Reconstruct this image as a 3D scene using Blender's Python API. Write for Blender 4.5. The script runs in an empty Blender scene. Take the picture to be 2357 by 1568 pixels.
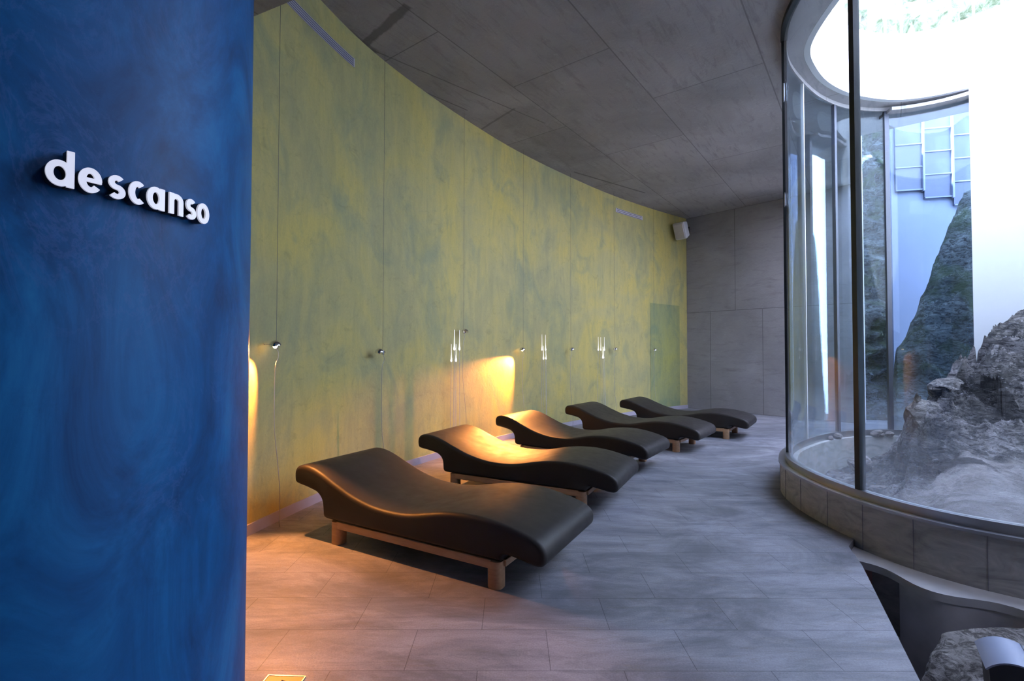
import bpy, bmesh, math, random
from mathutils import Vector, Matrix, noise as mnoise

D = bpy.data
C = bpy.context.scene.collection
PI = math.pi
random.seed(7)

# ------------------------------------------------------------------ scene settings
sc = bpy.context.scene
sc.view_settings.view_transform = 'Standard'
sc.view_settings.look = 'None'
sc.view_settings.exposure = -0.12
sc.view_settings.gamma = 1.0
sc.view_settings.use_curve_mapping = False
try:
    sc.cycles.use_denoising = True
    sc.cycles.denoiser = 'OPENIMAGEDENOISE'
    sc.cycles.max_bounces = 10
    sc.cycles.diffuse_bounces = 6
    sc.cycles.glossy_bounces = 5
    sc.cycles.transmission_bounces = 8
    sc.cycles.transparent_max_bounces = 24
    sc.cycles.caustics_reflective = False
    sc.cycles.caustics_refractive = False
    sc.cycles.sample_clamp_indirect = 6.0
except Exception:
    pass

CEIL = 4.40

# ------------------------------------------------------------------ node helpers
class NT:
    def __init__(self, name):
        self.m = D.materials.new(name)
        self.m.use_nodes = True
        self.t = self.m.node_tree
        self.n = self.t.nodes
        self.n.clear()
        self.out = self.n.new('ShaderNodeOutputMaterial')
        self.tc = self.n.new('ShaderNodeTexCoord')
    def link(self, a, b):
        self.t.links.new(a, b)
    def setv(self, sock, v):
        if isinstance(v, bpy.types.NodeSocket):
            self.link(v, sock)
        elif isinstance(v, (tuple, list)):
            v = tuple(v)
            if sock.type == 'RGBA' and len(v) == 3:
                v = v + (1.0,)
            sock.default_value = v
        else:
            sock.default_value = v
    def obj(self):
        return self.tc.outputs['Object']
    def map(self, vec, loc=(0, 0, 0), rot=(0, 0, 0), scale=(1, 1, 1)):
        n = self.n.new('ShaderNodeMapping')
        self.link(vec, n.inputs['Vector'])
        n.inputs['Location'].default_value = loc
        n.inputs['Rotation'].default_value = rot
        n.inputs['Scale'].default_value = scale
        return n.outputs['Vector']
    def noise(self, vec, scale=1, detail=4, rough=.55, dist=0):
        n = self.n.new('ShaderNodeTexNoise')
        self.link(vec, n.inputs['Vector'])
        n.inputs['Scale'].default_value = scale
        n.inputs['Detail'].default_value = detail
        n.inputs['Roughness'].default_value = rough
        n.inputs['Distortion'].default_value = dist
        return n.outputs['Fac']
    def voro(self, vec, scale=1, feature='F1'):
        n = self.n.new('ShaderNodeTexVoronoi')
        n.feature = feature
        self.link(vec, n.inputs['Vector'])
        n.inputs['Scale'].default_value = scale
        return n.outputs['Distance']
    def ramp(self, fac, stops):
        n = self.n.new('ShaderNodeValToRGB')
        self.link(fac, n.inputs['Fac'])
        e = n.color_ramp.elements
        while len(e) < len(stops):
            e.new(0.5)
        for i, (p, c) in enumerate(stops):
            e[i].position = p
            if not isinstance(c, (tuple, list)):
                c = (c, c, c)
            e[i].color = tuple(c)[:3] + (1,)
        return n.outputs['Color']
    def mix(self, fac, a, b, mode='MIX'):
        n = self.n.new('ShaderNodeMix')
        n.data_type = 'RGBA'
        n.blend_type = mode
        self.setv(n.inputs[0], fac)
        self.setv(n.inputs[6], a)
        self.setv(n.inputs[7], b)
        return n.outputs[2]
    def math(self, op, a, b=0.0, clamp=False):
        n = self.n.new('ShaderNodeMath')
        n.operation = op
        n.use_clamp = clamp
        self.setv(n.inputs[0], a)
        self.setv(n.inputs[1], b)
        return n.outputs[0]
    def brick(self, vec, w, h, mortar, offset=.5, c1=(1, 1, 1), c2=(.8, .8, .8), cm=(0, 0, 0), smooth=.1):
        n = self.n.new('ShaderNodeTexBrick')
        self.link(vec, n.inputs['Vector'])
        n.offset = offset
        n.inputs['Scale'].default_value = 1
        n.inputs['Brick Width'].default_value = w
        n.inputs['Row Height'].default_value = h
        n.inputs['Mortar Size'].default_value = mortar
        n.inputs['Mortar Smooth'].default_value = smooth
        self.setv(n.inputs['Color1'], c1)
        self.setv(n.inputs['Color2'], c2)
        self.setv(n.inputs['Mortar'], cm)
        return n.outputs['Color'], n.outputs['Fac']
    def bump(self, height, strength=.3, dist=.01):
        n = self.n.new('ShaderNodeBump')
        self.link(height, n.inputs['Height'])
        n.inputs['Strength'].default_value = strength
        n.inputs['Distance'].default_value = dist
        return n.outputs['Normal']
    def bsdf(self, color, rough=.5, metal=0.0, spec=.5, normal=None, emit=None, estr=0.0, **kw):
        b = self.n.new('ShaderNodeBsdfPrincipled')
        self.setv(b.inputs['Base Color'], color)
        self.setv(b.inputs['Roughness'], rough)
        self.setv(b.inputs['Metallic'], metal)
        b.inputs['Specular IOR Level'].default_value = spec
        if normal is not None:
            self.link(normal, b.inputs['Normal'])
        if emit is not None:
            self.setv(b.inputs['Emission Color'], emit)
            b.inputs['Emission Strength'].default_value = estr
        for k, v in kw.items():
            self.setv(b.inputs[k.replace('_', ' ')], v)
        self.link(b.outputs[0], self.out.inputs['Surface'])
        return self.m

def simple(name, color, rough=.5, metal=0.0, spec=.5, var=.12, scale=14, **kw):
    t = NT(name)
    nz = t.noise(t.obj(), scale, 3)
    dark = tuple(c * (1 - var) for c in color)
    light = tuple(min(1, c * (1 + var)) for c in color)
    return t.bsdf(t.mix(nz, dark, light), rough, metal, spec, **kw)

# ------------------------------------------------------------------ materials
def m_green():
    t = NT('green_stucco'); o = t.obj()
    big = t.noise(o, .9, 5, .6, .6)
    col = t.ramp(big, [(.30, (.34, .32, .155)), (.46, (.44, .385, .15)), (.62, (.52, .425, .12)), (.8, (.54, .43, .10))])
    pat = t.noise(t.map(o, (7, 3, 1), (0, 0, 0), (1.6, 1.6, 1.0)), 1.1, 6, .62, 1.2)
    col = t.mix(t.ramp(pat, [(.50, 0), (.68, .6)]), col, (.22, .265, .16))
    st = t.noise(t.map(o, (0, 0, 0), (0, 0, 0), (8, 8, 1.6)), 1.0, 8, .7, .9)
    col = t.mix(t.ramp(st, [(.35, .32), (.60, 0)]), col, (.24, .25, .13))
    low = t.noise(t.map(o, (2, 5, 9), (0, 0, 0), (1, 1, 1.3)), 6.5, 6, .7, 1.0)
    col = t.mix(t.ramp(low, [(.56, 0), (.72, .28)]), col, (.12, .14, .06))
    fine = t.noise(o, 60, 3)
    col = t.mix(.10, col, t.ramp(fine, [(.3, .5), (.7, 1.3)]), 'MULTIPLY')
    h = t.noise(t.map(o, (0, 0, 0), (0, 0, 0), (3, 3, 2)), 7, 6, .65, .7)
    return t.bsdf(col, t.ramp(st, [(.3, .62), (.7, .48)]), spec=.3, normal=t.bump(h, .25, .01))

def m_blue():
    t = NT('blue_stucco'); o = t.obj()
    big = t.noise(t.map(o, (0, 0, 0), (0, 0, 0), (1.4, 1.4, .7)), 2.2, 7, .66, 1.4)
    col = t.ramp(big, [(.30, (.002, .033, .11)), (.47, (.003, .066, .20)), (.62, (.006, .105, .28)), (.75, (.010, .135, .32))])
    vein = t.noise(t.map(o, (1.5, .3, 0), (.2, .1, .3), (2.2, 2.2, 1.3)), 1.5, 8, .72, 2.6)
    vm = t.ramp(vein, [(.47, 0), (.5, .4), (.53, 0)])
    msk = t.noise(t.map(o, (4, 4, 2)), 1.3, 2)
    vm = t.mix(t.ramp(msk, [(.50, 0), (.68, 1)]), (0, 0, 0), vm)
    col = t.mix(vm, col, (.05, .11, .28))
    low = t.noise(o, 5, 6, .7, 1.4)
    col = t.mix(t.ramp(low, [(.55, 0), (.75, .35)]), col, (.003, .035, .13))
    h = t.noise(o, 9, 6, .65, .8)
    return t.bsdf(col, .5, spec=.2, normal=t.bump(h, .15, .008))

def concrete(name, base, w, hgt, rotz=0.0, loc=(0, 0, 0), vertical=False, stain=.6, holes=True, marks=()):
    t = NT(name); o = t.obj()
    if vertical:      # wall: local x along wall, z up
        v = t.map(o, loc, (PI / 2, 0, 0), (1, 1, 1))
        # rotate so that (x, z) becomes (x, y)
        v = t.map(o, loc, (-PI / 2, 0, 0), (1, 1, 1))
    else:
        v = t.map(o, loc, (0, 0, rotz), (1, 1, 1))
    b, f = t.brick(v, w, hgt, .007, .5, (1, 1, 1), (.88, .88, .88), (.58, .58, .58))
    n1 = t.noise(v, .8, 6, .6, .5)
    col = t.ramp(n1, [(.3, tuple(c * .78 for c in base)), (.7, tuple(c * 1.15 for c in base))])
    col = t.mix(1.0, col, b, 'MULTIPLY')
    n2 = t.noise(t.map(v, (3, 7, 1), (0, 0, .2), (1.0, 5.0, 1)), 2.2, 7, .7, .6)
    col = t.mix(t.ramp(n2, [(.52, 0), (.74, stain)]), col, tuple(c * .55 for c in base))
    n3 = t.noise(t.map(v, (1, 1, 1)), 11, 5, .7)
    col = t.mix(t.ramp(n3, [(.58, 0), (.8, .35)]), col, tuple(min(1, c * 1.5) for c in base))
    # patches left by the shuttering boards
    for (mx_, my_, ang, hl, hw, k_) in marks:
        p1 = t.map(o, (-mx_, -my_, 0))
        p2 = t.map(p1, (0, 0, 0), (0, 0, -ang))
        sp_ = t.n.new('ShaderNodeSeparateXYZ'); t.link(p2, sp_.inputs[0])
        wob = t.math('MULTIPLY', t.math('SUBTRACT', t.noise(o, 7, 5, .7), .5), hw * 1.3)
        ex = t.math('SUBTRACT', t.math('ABSOLUTE', sp_.outputs['X']), hl)
        ey = t.math('SUBTRACT', t.math('ABSOLUTE', t.math('ADD', sp_.outputs['Y'], wob)), hw)
        dmax = t.math('MAXIMUM', ex, ey)
        fm = t.math('MULTIPLY', t.math('SUBTRACT', 0.0, dmax), 1 / (hw * .35), True)
        col = t.mix(t.math('MULTIPLY', fm, k_), col, tuple(c * .30 for c in base))
    h = t.noise(v, 26, 5, .7)
    hh = t.mix(t.math('MULTIPLY', f, 1.0), h, (0, 0, 0))
    return t.bsdf(col, .82, spec=.25, normal=t.bump(hh, .35, .012))

def m_floor():
    t = NT('marble_floor'); o = t.obj()
    v = t.map(o, (.14, -.256, 0), (0, 0, 0), (1, 1, 1))
    b, f = t.brick(v, .60, .29, .0016, .5, (1.03, 1.03, 1.03), (.92, .925, .94), (.42, .42, .44), .05)
    cloud = t.noise(t.map(o, (0, 0, 0), (0, 0, .5), (.7, 1.6, 1)), 1.3, 8, .66, 1.5)
    col = t.ramp(cloud, [(.30, (.11, .115, .14)), (.43, (.20, .203, .235)), (.56, (.285, .288, .33)), (.8, (.36, .36, .41))])
    vein = t.noise(t.map(o, (5, 1, 0), (0, 0, -.35), (1.2, 6, 1)), 2.0, 8, .68, 1.0)
    col = t.mix(t.ramp(vein, [(.50, .0), (.66, .6)]), col, (.14, .15, .17))
    vein2 = t.noise(t.map(o, (2, 8, 0), (0, 0, .75), (1.0, 7, 1)), 2.6, 8, .7, 1.8)
    col = t.mix(t.ramp(vein2, [(.54, 0), (.66, .5)]), col, (.19, .175, .155))
    grain = t.noise(o, 130, 3, .7)
    col = t.mix(.5, col, t.ramp(grain, [(.3, .6), (.7, 1.3)]), 'MULTIPLY')
    dk = t.noise(t.map(o, (3.3, 6.1, 0), (0, 0, .3), (.5, 1.1, 1)), 1.4, 7, .7, .8)
    col = t.mix(t.ramp(dk, [(.47, 0), (.60, .6)]), col, (.10, .105, .12))
    col = t.mix(1.0, col, b, 'MULTIPLY')
    h = t.noise(o, 75, 4, .7)
    hh = t.mix(f, h, (0, 0, 0))
    return t.bsdf(col, t.ramp(cloud, [(.3, .58), (.7, .42)]), spec=.38, normal=t.bump(hh, .22, .005))

def m_curb():
    t = NT('curb_stone'); o = t.obj()
    cloud = t.noise(t.map(o, (0, 0, 0), (.3, .5, .5), (1.4, 1.4, 3.5)), 3.0, 7, .65, 1.4)
    col = t.ramp(cloud, [(.28, (.23, .23, .225)), (.45, (.34, .34, .33)), (.62, (.44, .43, .415)), (.8, (.52, .515, .50))])
    rust = t.noise(t.map(o, (3, 2, 4), (0, 0, 0), (2, 2, .8)), 2.4, 5, .6, .5)
    col = t.mix(t.ramp(rust, [(.6, 0), (.76, .55)]), col, (.30, .22, .14))
    h = t.noise(o, 45, 4, .7)
    return t.bsdf(col, .6, spec=.35, normal=t.bump(h, .25, .005))

def m_rock(name, a, b, c, moss=None, scale=1.0, bump=.9):
    t = NT(name); o = t.obj()
    s = t.map(o, (0, 0, 0), (.3, .25, .4), (1.0 * scale, 1.0 * scale, 2.0 * scale))
    n1 = t.noise(s, 1.8, 9, .68, .8)
    col = t.ramp(n1, [(.30, a), (.48, b), (.66, c)])
    n2 = t.noise(s, 9, 8, .75, 1.2)
    col = t.mix(t.ramp(n2, [(.44, .85), (.54, 0)]), col, tuple(x * .35 for x in a))
    n3 = t.noise(s, 22, 5, .7)
    col = t.mix(t.ramp(n3, [(.58, 0), (.72, .5)]), col, tuple(min(1, x * 1.5) for x in c))
    if moss:
        n4 = t.noise(o, 2.2, 5, .6, .6)
        col = t.mix(t.ramp(n4, [(.46, 0), (.62, .8)]), col, moss)
    hv = t.math('ADD', t.math('MULTIPLY', n2, .7), t.math('MULTIPLY', t.noise(s, 30, 6, .75, .6), .35))
    return t.bsdf(col, .8, spec=.25, normal=t.bump(hv, bump, .06))

def m_glass(name, tint, haze=.03, glossy=1.0, wet=True):
    t = NT(name); o = t.obj()
    tr = t.n.new('ShaderNodeBsdfTransparent'); t.setv(tr.inputs[0], tint)
    gl = t.n.new('ShaderNodeBsdfGlossy'); t.setv(gl.inputs['Color'], (.9, .95, 1)); gl.inputs['Roughness'].default_value = .015
    lw = t.n.new('ShaderNodeLayerWeight'); lw.inputs['Blend'].default_value = .5
    fr = t.math('ADD', .028, t.math('MULTIPLY', t.math('POWER', lw.outputs['Facing'], 4.5), .75))
    mx = t.n.new('ShaderNodeMixShader')
    t.link(t.math('MULTIPLY', fr, glossy, True), mx.inputs[0])
    t.link(tr.outputs[0], mx.inputs[1]); t.link(gl.outputs[0], mx.inputs[2])
    # thin film of condensation and lime: heavier at the foot of the pane, running down in streaks
    df = t.n.new('ShaderNodeBsdfTranslucent'); t.setv(df.inputs[0], (.8, .85, .95))
    d2 = t.n.new('ShaderNodeBsdfDiffuse'); t.setv(d2.inputs[0], (.8, .85, .95))
    ad = t.n.new('ShaderNodeMixShader'); ad.inputs[0].default_value = .5
    t.link(df.outputs[0], ad.inputs[1]); t.link(d2.outputs[0], ad.inputs[2])
    sx = t.n.new('ShaderNodeSeparateXYZ'); t.link(o, sx.inputs[0])
    foot = t.math('MULTIPLY', t.math('SUBTRACT', 1.0, sx.outputs['Z'], True), .26 if wet else 0, True)
    stn = t.noise(t.map(o, (0, 0, 0), (0, 0, 0), (9, 9, .5)), 1, 4, .6)
    hz = t.math('MULTIPLY', t.math('ADD', foot, haze), t.math('ADD', .5, stn), True)
    m2 = t.n.new('ShaderNodeMixShader')
    t.link(hz, m2.inputs[0]); t.link(mx.outputs[0], m2.inputs[1]); t.link(ad.outputs[0], m2.inputs[2])
    t.link(m2.outputs[0], t.out.inputs['Surface'])
    return t.m

def m_leather():
    t = NT('dark_foam_skin'); o = t.obj()
    n = t.noise(o, 3, 4)
    col = t.ramp(n, [(.3, (.017, .0150, .0145)), (.7, (.024, .021, .020))])
    g = t.voro(o, 230)
    g2 = t.noise(o, 12, 4)
    hv = t.math('ADD', t.math('MULTIPLY', g, .5), g2)
    return t.bsdf(col, t.ramp(g2, [(.3, .46), (.7, .56)]), spec=.26, normal=t.bump(hv, .14, .003))

def m_wood():
    t = NT('beech_wood'); o = t.obj()
    g = t.noise(t.map(o, (0, 0, 0), (0, 0, 0), (2, 14, 14)), 3, 5, .6, .4)
    col = t.ramp(g, [(.3, (.36, .20, .105)), (.7, (.50, .30, .17))])
    return t.bsdf(col, .42, spec=.4)

def m_court():
    t = NT('court_rock'); o = t.obj()
    s = t.map(o, (0, 0, 0), (.35, .5, .4), (1, 1, 2.4))
    n1 = t.noise(s, 1.6, 9, .7, .8)
    rough = t.ramp(n1, [(.36, (.03, .03, .034)), (.47, (.14, .13, .125)), (.56, (.34, .31, .31)), (.68, (.62, .58, .59))])
    n2 = t.noise(s, 7, 9, .78, 1.4)
    rough = t.mix(t.ramp(n2, [(.43, .9), (.52, 0)]), rough, (.018, .018, .022))  # crevice shade put into the colour
    n3 = t.noise(s, 15, 6, .75, .5)
    rough = t.mix(t.ramp(n3, [(.56, 0), (.68, .8)]), rough, (.55, .52, .55))  # bright highlights put into the colour of the raised grain
    pale = t.ramp(t.noise(s, 2.5, 8, .65, 1.0), [(.35, (.20, .17, .17)), (.5, (.42, .37, .36)), (.65, (.66, .61, .60))])
    sx = t.n.new('ShaderNodeSeparateXYZ'); t.link(o, sx.inputs[0])
    edge = t.math('ADD', sx.outputs['Y'], t.math('MULTIPLY', t.math('SUBTRACT', t.noise(o, 2.5, 5, .6), .5), 1.6))
    k = t.ramp(t.math('SUBTRACT', edge, 3.2), [(.35, 0), (.6, 1)])
    col = t.mix(k, pale, rough)
    hv = t.math('ADD', t.math('MULTIPLY', n2, .8), t.math('MULTIPLY', n3, .5))
    return t.bsdf(col, .72, spec=.26, normal=t.bump(hv, 1.0, .09))

def m_ivy():
    t = NT('ivy_hillside'); o = t.obj()
    n = t.noise(o, 2.2, 9, .75, .8)
    col = t.ramp(n, [(.3, (.04, .06, .04)), (.43, (.14, .17, .10)), (.55, (.30, .32, .24)), (.68, (.42, .38, .34)), (.85, (.6, .58, .56))])
    return t.bsdf(col, .85, spec=.1, normal=t.bump(n, 1.0, .15))

M = {}
M['green'] = m_green()
M['blue'] = m_blue()
M['ceil'] = concrete('concrete_ceiling', (.35, .335, .345), 2.44, 1.22, -.93, (-.81, .34, 0), stain=.75,
                     marks=[(-1.25, 4.55, 2.37, .45, .055, .75), (-1.55, 4.72, 1.1, .26, .07, .7), (.62, 6.95, .95, 1.1, .42, .28), (1.83, 8.78, .62, .95, .022, .7),
                            (-1.45, 5.3, .75, 1.2, .012, .6), (-.7, 5.5, .7, 1.5, .010, .6), (-.28, 6.45, 2.25, .5, .02, .5)])
M['wallc'] = concrete('concrete_wall', (.34, .33, .35), 1.1, 2.2, vertical=True, stain=.6)
M['roomc'] = concrete('concrete_room', (.24, .24, .25), 1.2, 2.4, vertical=True)
M['floor'] = m_floor()
M['curb'] = m_curb()
M['rock'] = m_rock('schist_rock', (.075, .072, .078), (.20, .185, .18), (.42, .39, .40))
M['court'] = m_court()
M['plaster'] = simple('worn_plaster', (.46, .46, .47), .85, var=.3, scale=6)
M['pale_rock'] = m_rock('pale_rock', (.15, .14, .14), (.27, .24, .235), (.40, .36, .36), scale=.7, bump=.6)
M['yard_rock'] = m_rock('yard_rock', (.05, .065, .07), (.12, .145, .155), (.25, .29, .31), moss=(.05, .085, .03))
M['pit_rock'] = m_rock('pit_rock', (.15, .14, .135), (.34, .32, .31), (.48, .45, .44), scale=1.4, bump=.7)
M['glass'] = m_glass('drum_glass', (.86, .93, .97), .004, 1.0)
M['leather'] = m_leather()
M['wood'] = m_wood()
M['ivy'] = m_ivy()
M['white'] = simple('white_render', (.86, .86, .86), .7, var=.03)
t = NT('letter_face_added_glow'); M['letter'] = t.bsdf((.92, .92, .96), .35, emit=(.86, .86, 1.0), estr=.42)  # glow added to the letter faces, which daylight leaves too dim
M['alu'] = simple('grey_aluminium', (.42, .42, .43), .38, 1.0, var=.1)
M['dark_metal'] = simple('black_metal', (.018, .02, .022), .4, .3, var=.1)
M['grey_metal'] = simple('grey_frame', (.045, .052, .075), .45, .2, var=.1)
M['chrome'] = simple('chrome', (.75, .75, .76), .12, 1.0, var=.04)
M['skirting'] = simple('lilac_skirting', (.36, .34, .42), .5, var=.06)
M['vent'] = simple('vent_metal', (.55, .53, .62), .4, .3, var=.05)
M['vent_dark'] = simple('vent_slot', (.16, .15, .2), .7, var=.05)
M['plastic'] = simple('white_plastic', (.62, .62, .64), .45, var=.04)
M['cable'] = simple('cable_sheath', (.08, .08, .085), .35, .4, var=.05)
M['cord'] = simple('clear_cord', (.40, .38, .36), .3, .1, var=.05)
M['brass'] = simple('steel_floor_box', (.20, .15, .12), .5, 1.0, var=.08)
M['hood'] = simple('lacquered_grey_hood', (.26, .30, .42), .42, .1, var=.04)
M['housing'] = simple('black_housing', (.018, .02, .03), .5, var=.05)
M['panel'] = simple('blue_grey_panel', (.035, .05, .105), .35, var=.1)
M['blue_render'] = simple('pale_blue_render', (.14, .17, .26), .75, var=.08, scale=2)
M['brick'] = simple('pink_brick', (.62, .36, .33), .8, var=.25, scale=30)
M['upholder'] = simple('white_sticker', (.8, .8, .85), .5, var=.02)
t = NT('acrylic_stem'); M['acrylic'] = t.bsdf((.75, .76, .74), .12, spec=.8, Alpha=.6)
t = NT('lit_drop'); M['drop'] = t.bsdf((.9, .9, .9), .1, spec=.8, emit=(1.0, .97, .92), estr=1.0)
t = NT('lit_bulb'); M['bulb'] = t.bsdf((1, .8, .5), .3, emit=(1.0, .62, .28), estr=60.0)

# ------------------------------------------------------------------ object helpers
def smooth_mesh(me, angle=40):
    for pl in me.polygons:
        pl.use_smooth = True
    try:
        me.set_sharp_from_angle(angle=math.radians(angle))
    except Exception:
        pass

def obj(name, bm, mat, parent=None, smooth=None, recalc=True):
    if recalc:
        bmesh.ops.recalc_face_normals(bm, faces=bm.faces[:])
    me = D.meshes.new(name)
    bm.to_mesh(me); bm.free()
    me.materials.append(mat)
    if smooth is not None:
        smooth_mesh(me, smooth)
    o = D.objects.new(name, me)
    C.objects.link(o)
    if parent is not None:
        o.parent = parent
    return o

def tag(o, label, cat, group=None, kind=None):
    o['label'] = label
    o['category'] = cat
    if group: o['group'] = group
    if kind: o['kind'] = kind
    return o

def thing(name, label, cat, loc=(0, 0, 0), rotz=0.0, group=None):
    o = D.objects.new(name, None)
    C.objects.link(o)
    o.location = loc
    o.rotation_euler = (0, 0, rotz)
    o.empty_display_size = .1
    return tag(o, label, cat, group)

def struct(name, bm, mat, parent=None, smooth=None, recalc=True):
    o = obj(name, bm, mat, parent, smooth, recalc)
    if parent is None:
        o['kind'] = 'structure'
    return o

def dup(root, loc, rotz, label):
    r = root.copy(); C.objects.link(r)
    r.location = loc; r.rotation_euler = (0, 0, rotz)
    r['label'] = label
    for ch in list(root.children):
        c = ch.copy(); C.objects.link(c); c.parent = r
        for g in list(ch.children):
            d = g.copy(); C.objects.link(d); d.parent = c
    return r

def bx(bm, lo, hi, mtx=None, bevel=0):
    x0, y0, z0 = lo; x1, y1, z1 = hi
    vs = [bm.verts.new((x, y, z)) for x in (x0, x1) for y in (y0, y1) for z in (z0, z1)]
    fs = []
    for q in ((0, 1, 3, 2), (4, 6, 7, 5), (0, 4, 5, 1), (2, 3, 7, 6), (0, 2, 6, 4), (1, 5, 7, 3)):
        fs.append(bm.faces.new([vs[i] for i in q]))
    if bevel:
        es = list({e for f in fs for e in f.edges})
        r = bmesh.ops.bevel(bm, geom=es, offset=bevel, segments=2, affect='EDGES', profile=.5)
        vs = list({v for f in r['faces'] for v in f.verts} | {v for v in vs if v.is_valid})
    if mtx is not None:
        bmesh.ops.transform(bm, matrix=mtx, verts=[v for v in vs if v.is_valid])
    return bm

def tube(bm, pts, r, n=8, caps=True, radii=None):
    pts = [Vector(p) for p in pts]
    rings = []
    up = Vector((0, 0, 1))
    prev = None
    for i, p in enumerate(pts):
        d = (pts[min(i + 1, len(pts) - 1)] - pts[max(i - 1, 0)]).normalized()
        a = prev if prev is not None else (up if abs(d.z) < .9 else Vector((1, 0, 0)))
        s = d.cross(a)
        if s.length < 1e-5:
            s = d.cross(Vector((0, 1, 0)))
        s.normalize()
        t2 = s.cross(d).normalized()
        prev = t2
        rr = radii[i] if radii else r
        rings.append([bm.verts.new(p + (s * math.cos(2 * PI * k / n) + t2 * math.sin(2 * PI * k / n)) * rr) for k in range(n)])
    for a, b in zip(rings, rings[1:]):
        for k in range(n):
            bm.faces.new((a[k], a[(k + 1) % n], b[(k + 1) % n], b[k]))
    if caps:
        bm.faces.new(rings[0][::-1]); bm.faces.new(rings[-1])
    return bm

def lathe(bm, prof, n=24, mtx=None):
    """prof: list of (r, z); closed on the axis where r==0"""
    rings = []
    new = []
    for r, z in prof:
        if r < 1e-6:
            v = bm.verts.new((0, 0, z)); rings.append([v]); new.append(v)
        else:
            ring = [bm.verts.new((r * math.cos(2 * PI * k / n), r * math.sin(2 * PI * k / n), z)) for k in range(n)]
            rings.append(ring); new += ring
    for a, b in zip(rings, rings[1:]):
        if len(a) == 1 and len(b) == 1: continue
        for k in range(n):
            k2 = (k + 1) % n
            if len(a) == 1: bm.faces.new((a[0], b[k], b[k2]))
            elif len(b) == 1: bm.faces.new((a[k], a[k2], b[0]))
            else: bm.faces.new((a[k], a[k2], b[k2], b[k]))
    if mtx is not None:
        bmesh.ops.transform(bm, matrix=mtx, verts=new)
    return bm

def spline(pts, closed=False, n=10):
    P = [Vector(p) for p in pts]
    out = []
    m = len(P)
    for i in range(m if closed else m - 1):
        if closed:
            a, b, c, d = P[(i - 1) % m], P[i], P[(i + 1) % m], P[(i + 2) % m]
        else:
            a, b, c, d = P[max(i - 1, 0)], P[i], P[i + 1], P[min(i + 2, m - 1)]
        for k in range(n):
            t_ = k / n
            out.append(.5 * ((2 * b) + (c - a) * t_ + (2 * a - 5 * b + 4 * c - d) * t_ ** 2 + (3 * b - a - 3 * c + d) * t_ ** 3))
    if not closed:
        out.append(P[-1].copy())
    return out

def normals2d(path, closed):
    n = len(path); out = []
    for i in range(n):
        a = path[(i - 1) % n] if closed or i > 0 else path[i]
        b = path[(i + 1) % n] if closed or i < n - 1 else path[i]
        d = (b - a).normalized()
        out.append(Vector((d.y, -d.x)))
    return out

def offset_path(path, dist, closed):
    ns = normals2d(path, closed)
    return [p + q * dist for p, q in zip(path, ns)]

def ribbon(bm, pa, pb, z0, z1, closed):
    """solid wall between plan curves pa and pb"""
    n = len(pa)
    R = []
    for a, b in zip(pa, pb):
        R.append([bm.verts.new((a.x, a.y, z0)), bm.verts.new((b.x, b.y, z0)), bm.verts.new((b.x, b.y, z1)), bm.verts.new((a.x, a.y, z1))])
    m = n if closed else n - 1
    for i in range(m):
        j = (i + 1) % n
        for k in range(4):
            l = (k + 1) % 4
            bm.faces.new((R[i][k], R[j][k], R[j][l], R[i][l]))
    if not closed:
        bm.faces.new(R[0][::-1]); bm.faces.new(R[-1])
    return bm

def poly_slab(bm, outer, holes, z0, z1):
    edges = []
    for loop in [outer] + holes:
        vs = [bm.verts.new((p[0], p[1], z0)) for p in loop]
        for i in range(len(vs)):
            edges.append(bm.edges.new((vs[i], vs[(i + 1) % len(vs)])))
    r = bmesh.ops.triangle_fill(bm, use_beauty=True, use_dissolve=False, edges=edges)
    fs = [g for g in r['geom'] if isinstance(g, bmesh.types.BMFace)]
    e = bmesh.ops.extrude_face_region(bm, geom=fs)
    vs = [g for g in e['geom'] if isinstance(g, bmesh.types.BMVert)]
    bmesh.ops.translate(bm, verts=vs, vec=(0, 0, z1 - z0))
    return bm

def V2(*a): return [Vector(p) for p in a]

# ================================================================== PLAN CURVES
WALL_PTS = [(-2.9, .0), (-2.52, 1.25), (-2.2, 2.1), (-2.0, 2.8), (-1.87, 3.43), (-1.71, 4.1), (-1.50, 4.75), (-1.20, 5.38), (-.71, 6.22),
            (.03, 7.30), (.98, 8.42), (1.92, 9.40), (2.98, 10.33), (4.06, 11.16)]
WP = spline(WALL_PTS, False, 12)

def wall_at(slope):
    """point on the green wall in the direction x/y = slope from the room's entrance, and its inward normal"""
    for a, b in zip(WP, WP[1:]):
        fa, fb = a.x - slope * a.y, b.x - slope * b.y
        if fa * fb <= 0 and a.y > 1.5:
            t_ = fa / (fa - fb) if fa != fb else 0
            p = a.lerp(b, t_)
            d = (b - a).normalized()
            return p, Vector((d.y, -d.x)), d
    return WP[-1], Vector((1, 0)), Vector((0, 1))

CURB = [(2.36, 3.72), (2.40, 4.15), (2.53, 4.56), (2.84, 5.06), (3.25, 5.47), (3.70, 5.82), (4.20, 6.06), (4.75, 6.12), (5.25, 5.92), (5.60, 5.55),
        (5.95, 4.9), (6.1, 4.2), (5.95, 3.4), (5.45, 2.78), (4.7, 2.38), (3.95, 2.25), (3.3, 2.36), (2.83, 2.65), (2.56, 2.93), (2.41, 3.28)]
CP = spline(CURB, True, 10)          # clockwise: outside is on the left
NC = len(CP)
def cin(dist):                       # offset to the inside of the drum
    return offset_path(CP, dist, True)
OPEN = [(2.82, 3.85), (2.84, 4.32), (2.98, 4.85), (3.27, 5.22), (3.66, 5.55), (4.16, 5.80), (4.75, 5.90), (5.22, 5.74), (5.52, 5.42), (5.78, 4.9),
        (5.86, 4.2), (5.70, 3.45), (5.2, 2.9), (4.5, 2.6), (3.9, 2.55), (3.35, 2.75), (2.98, 3.2)]
OP = spline(OPEN, True, 8)

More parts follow.
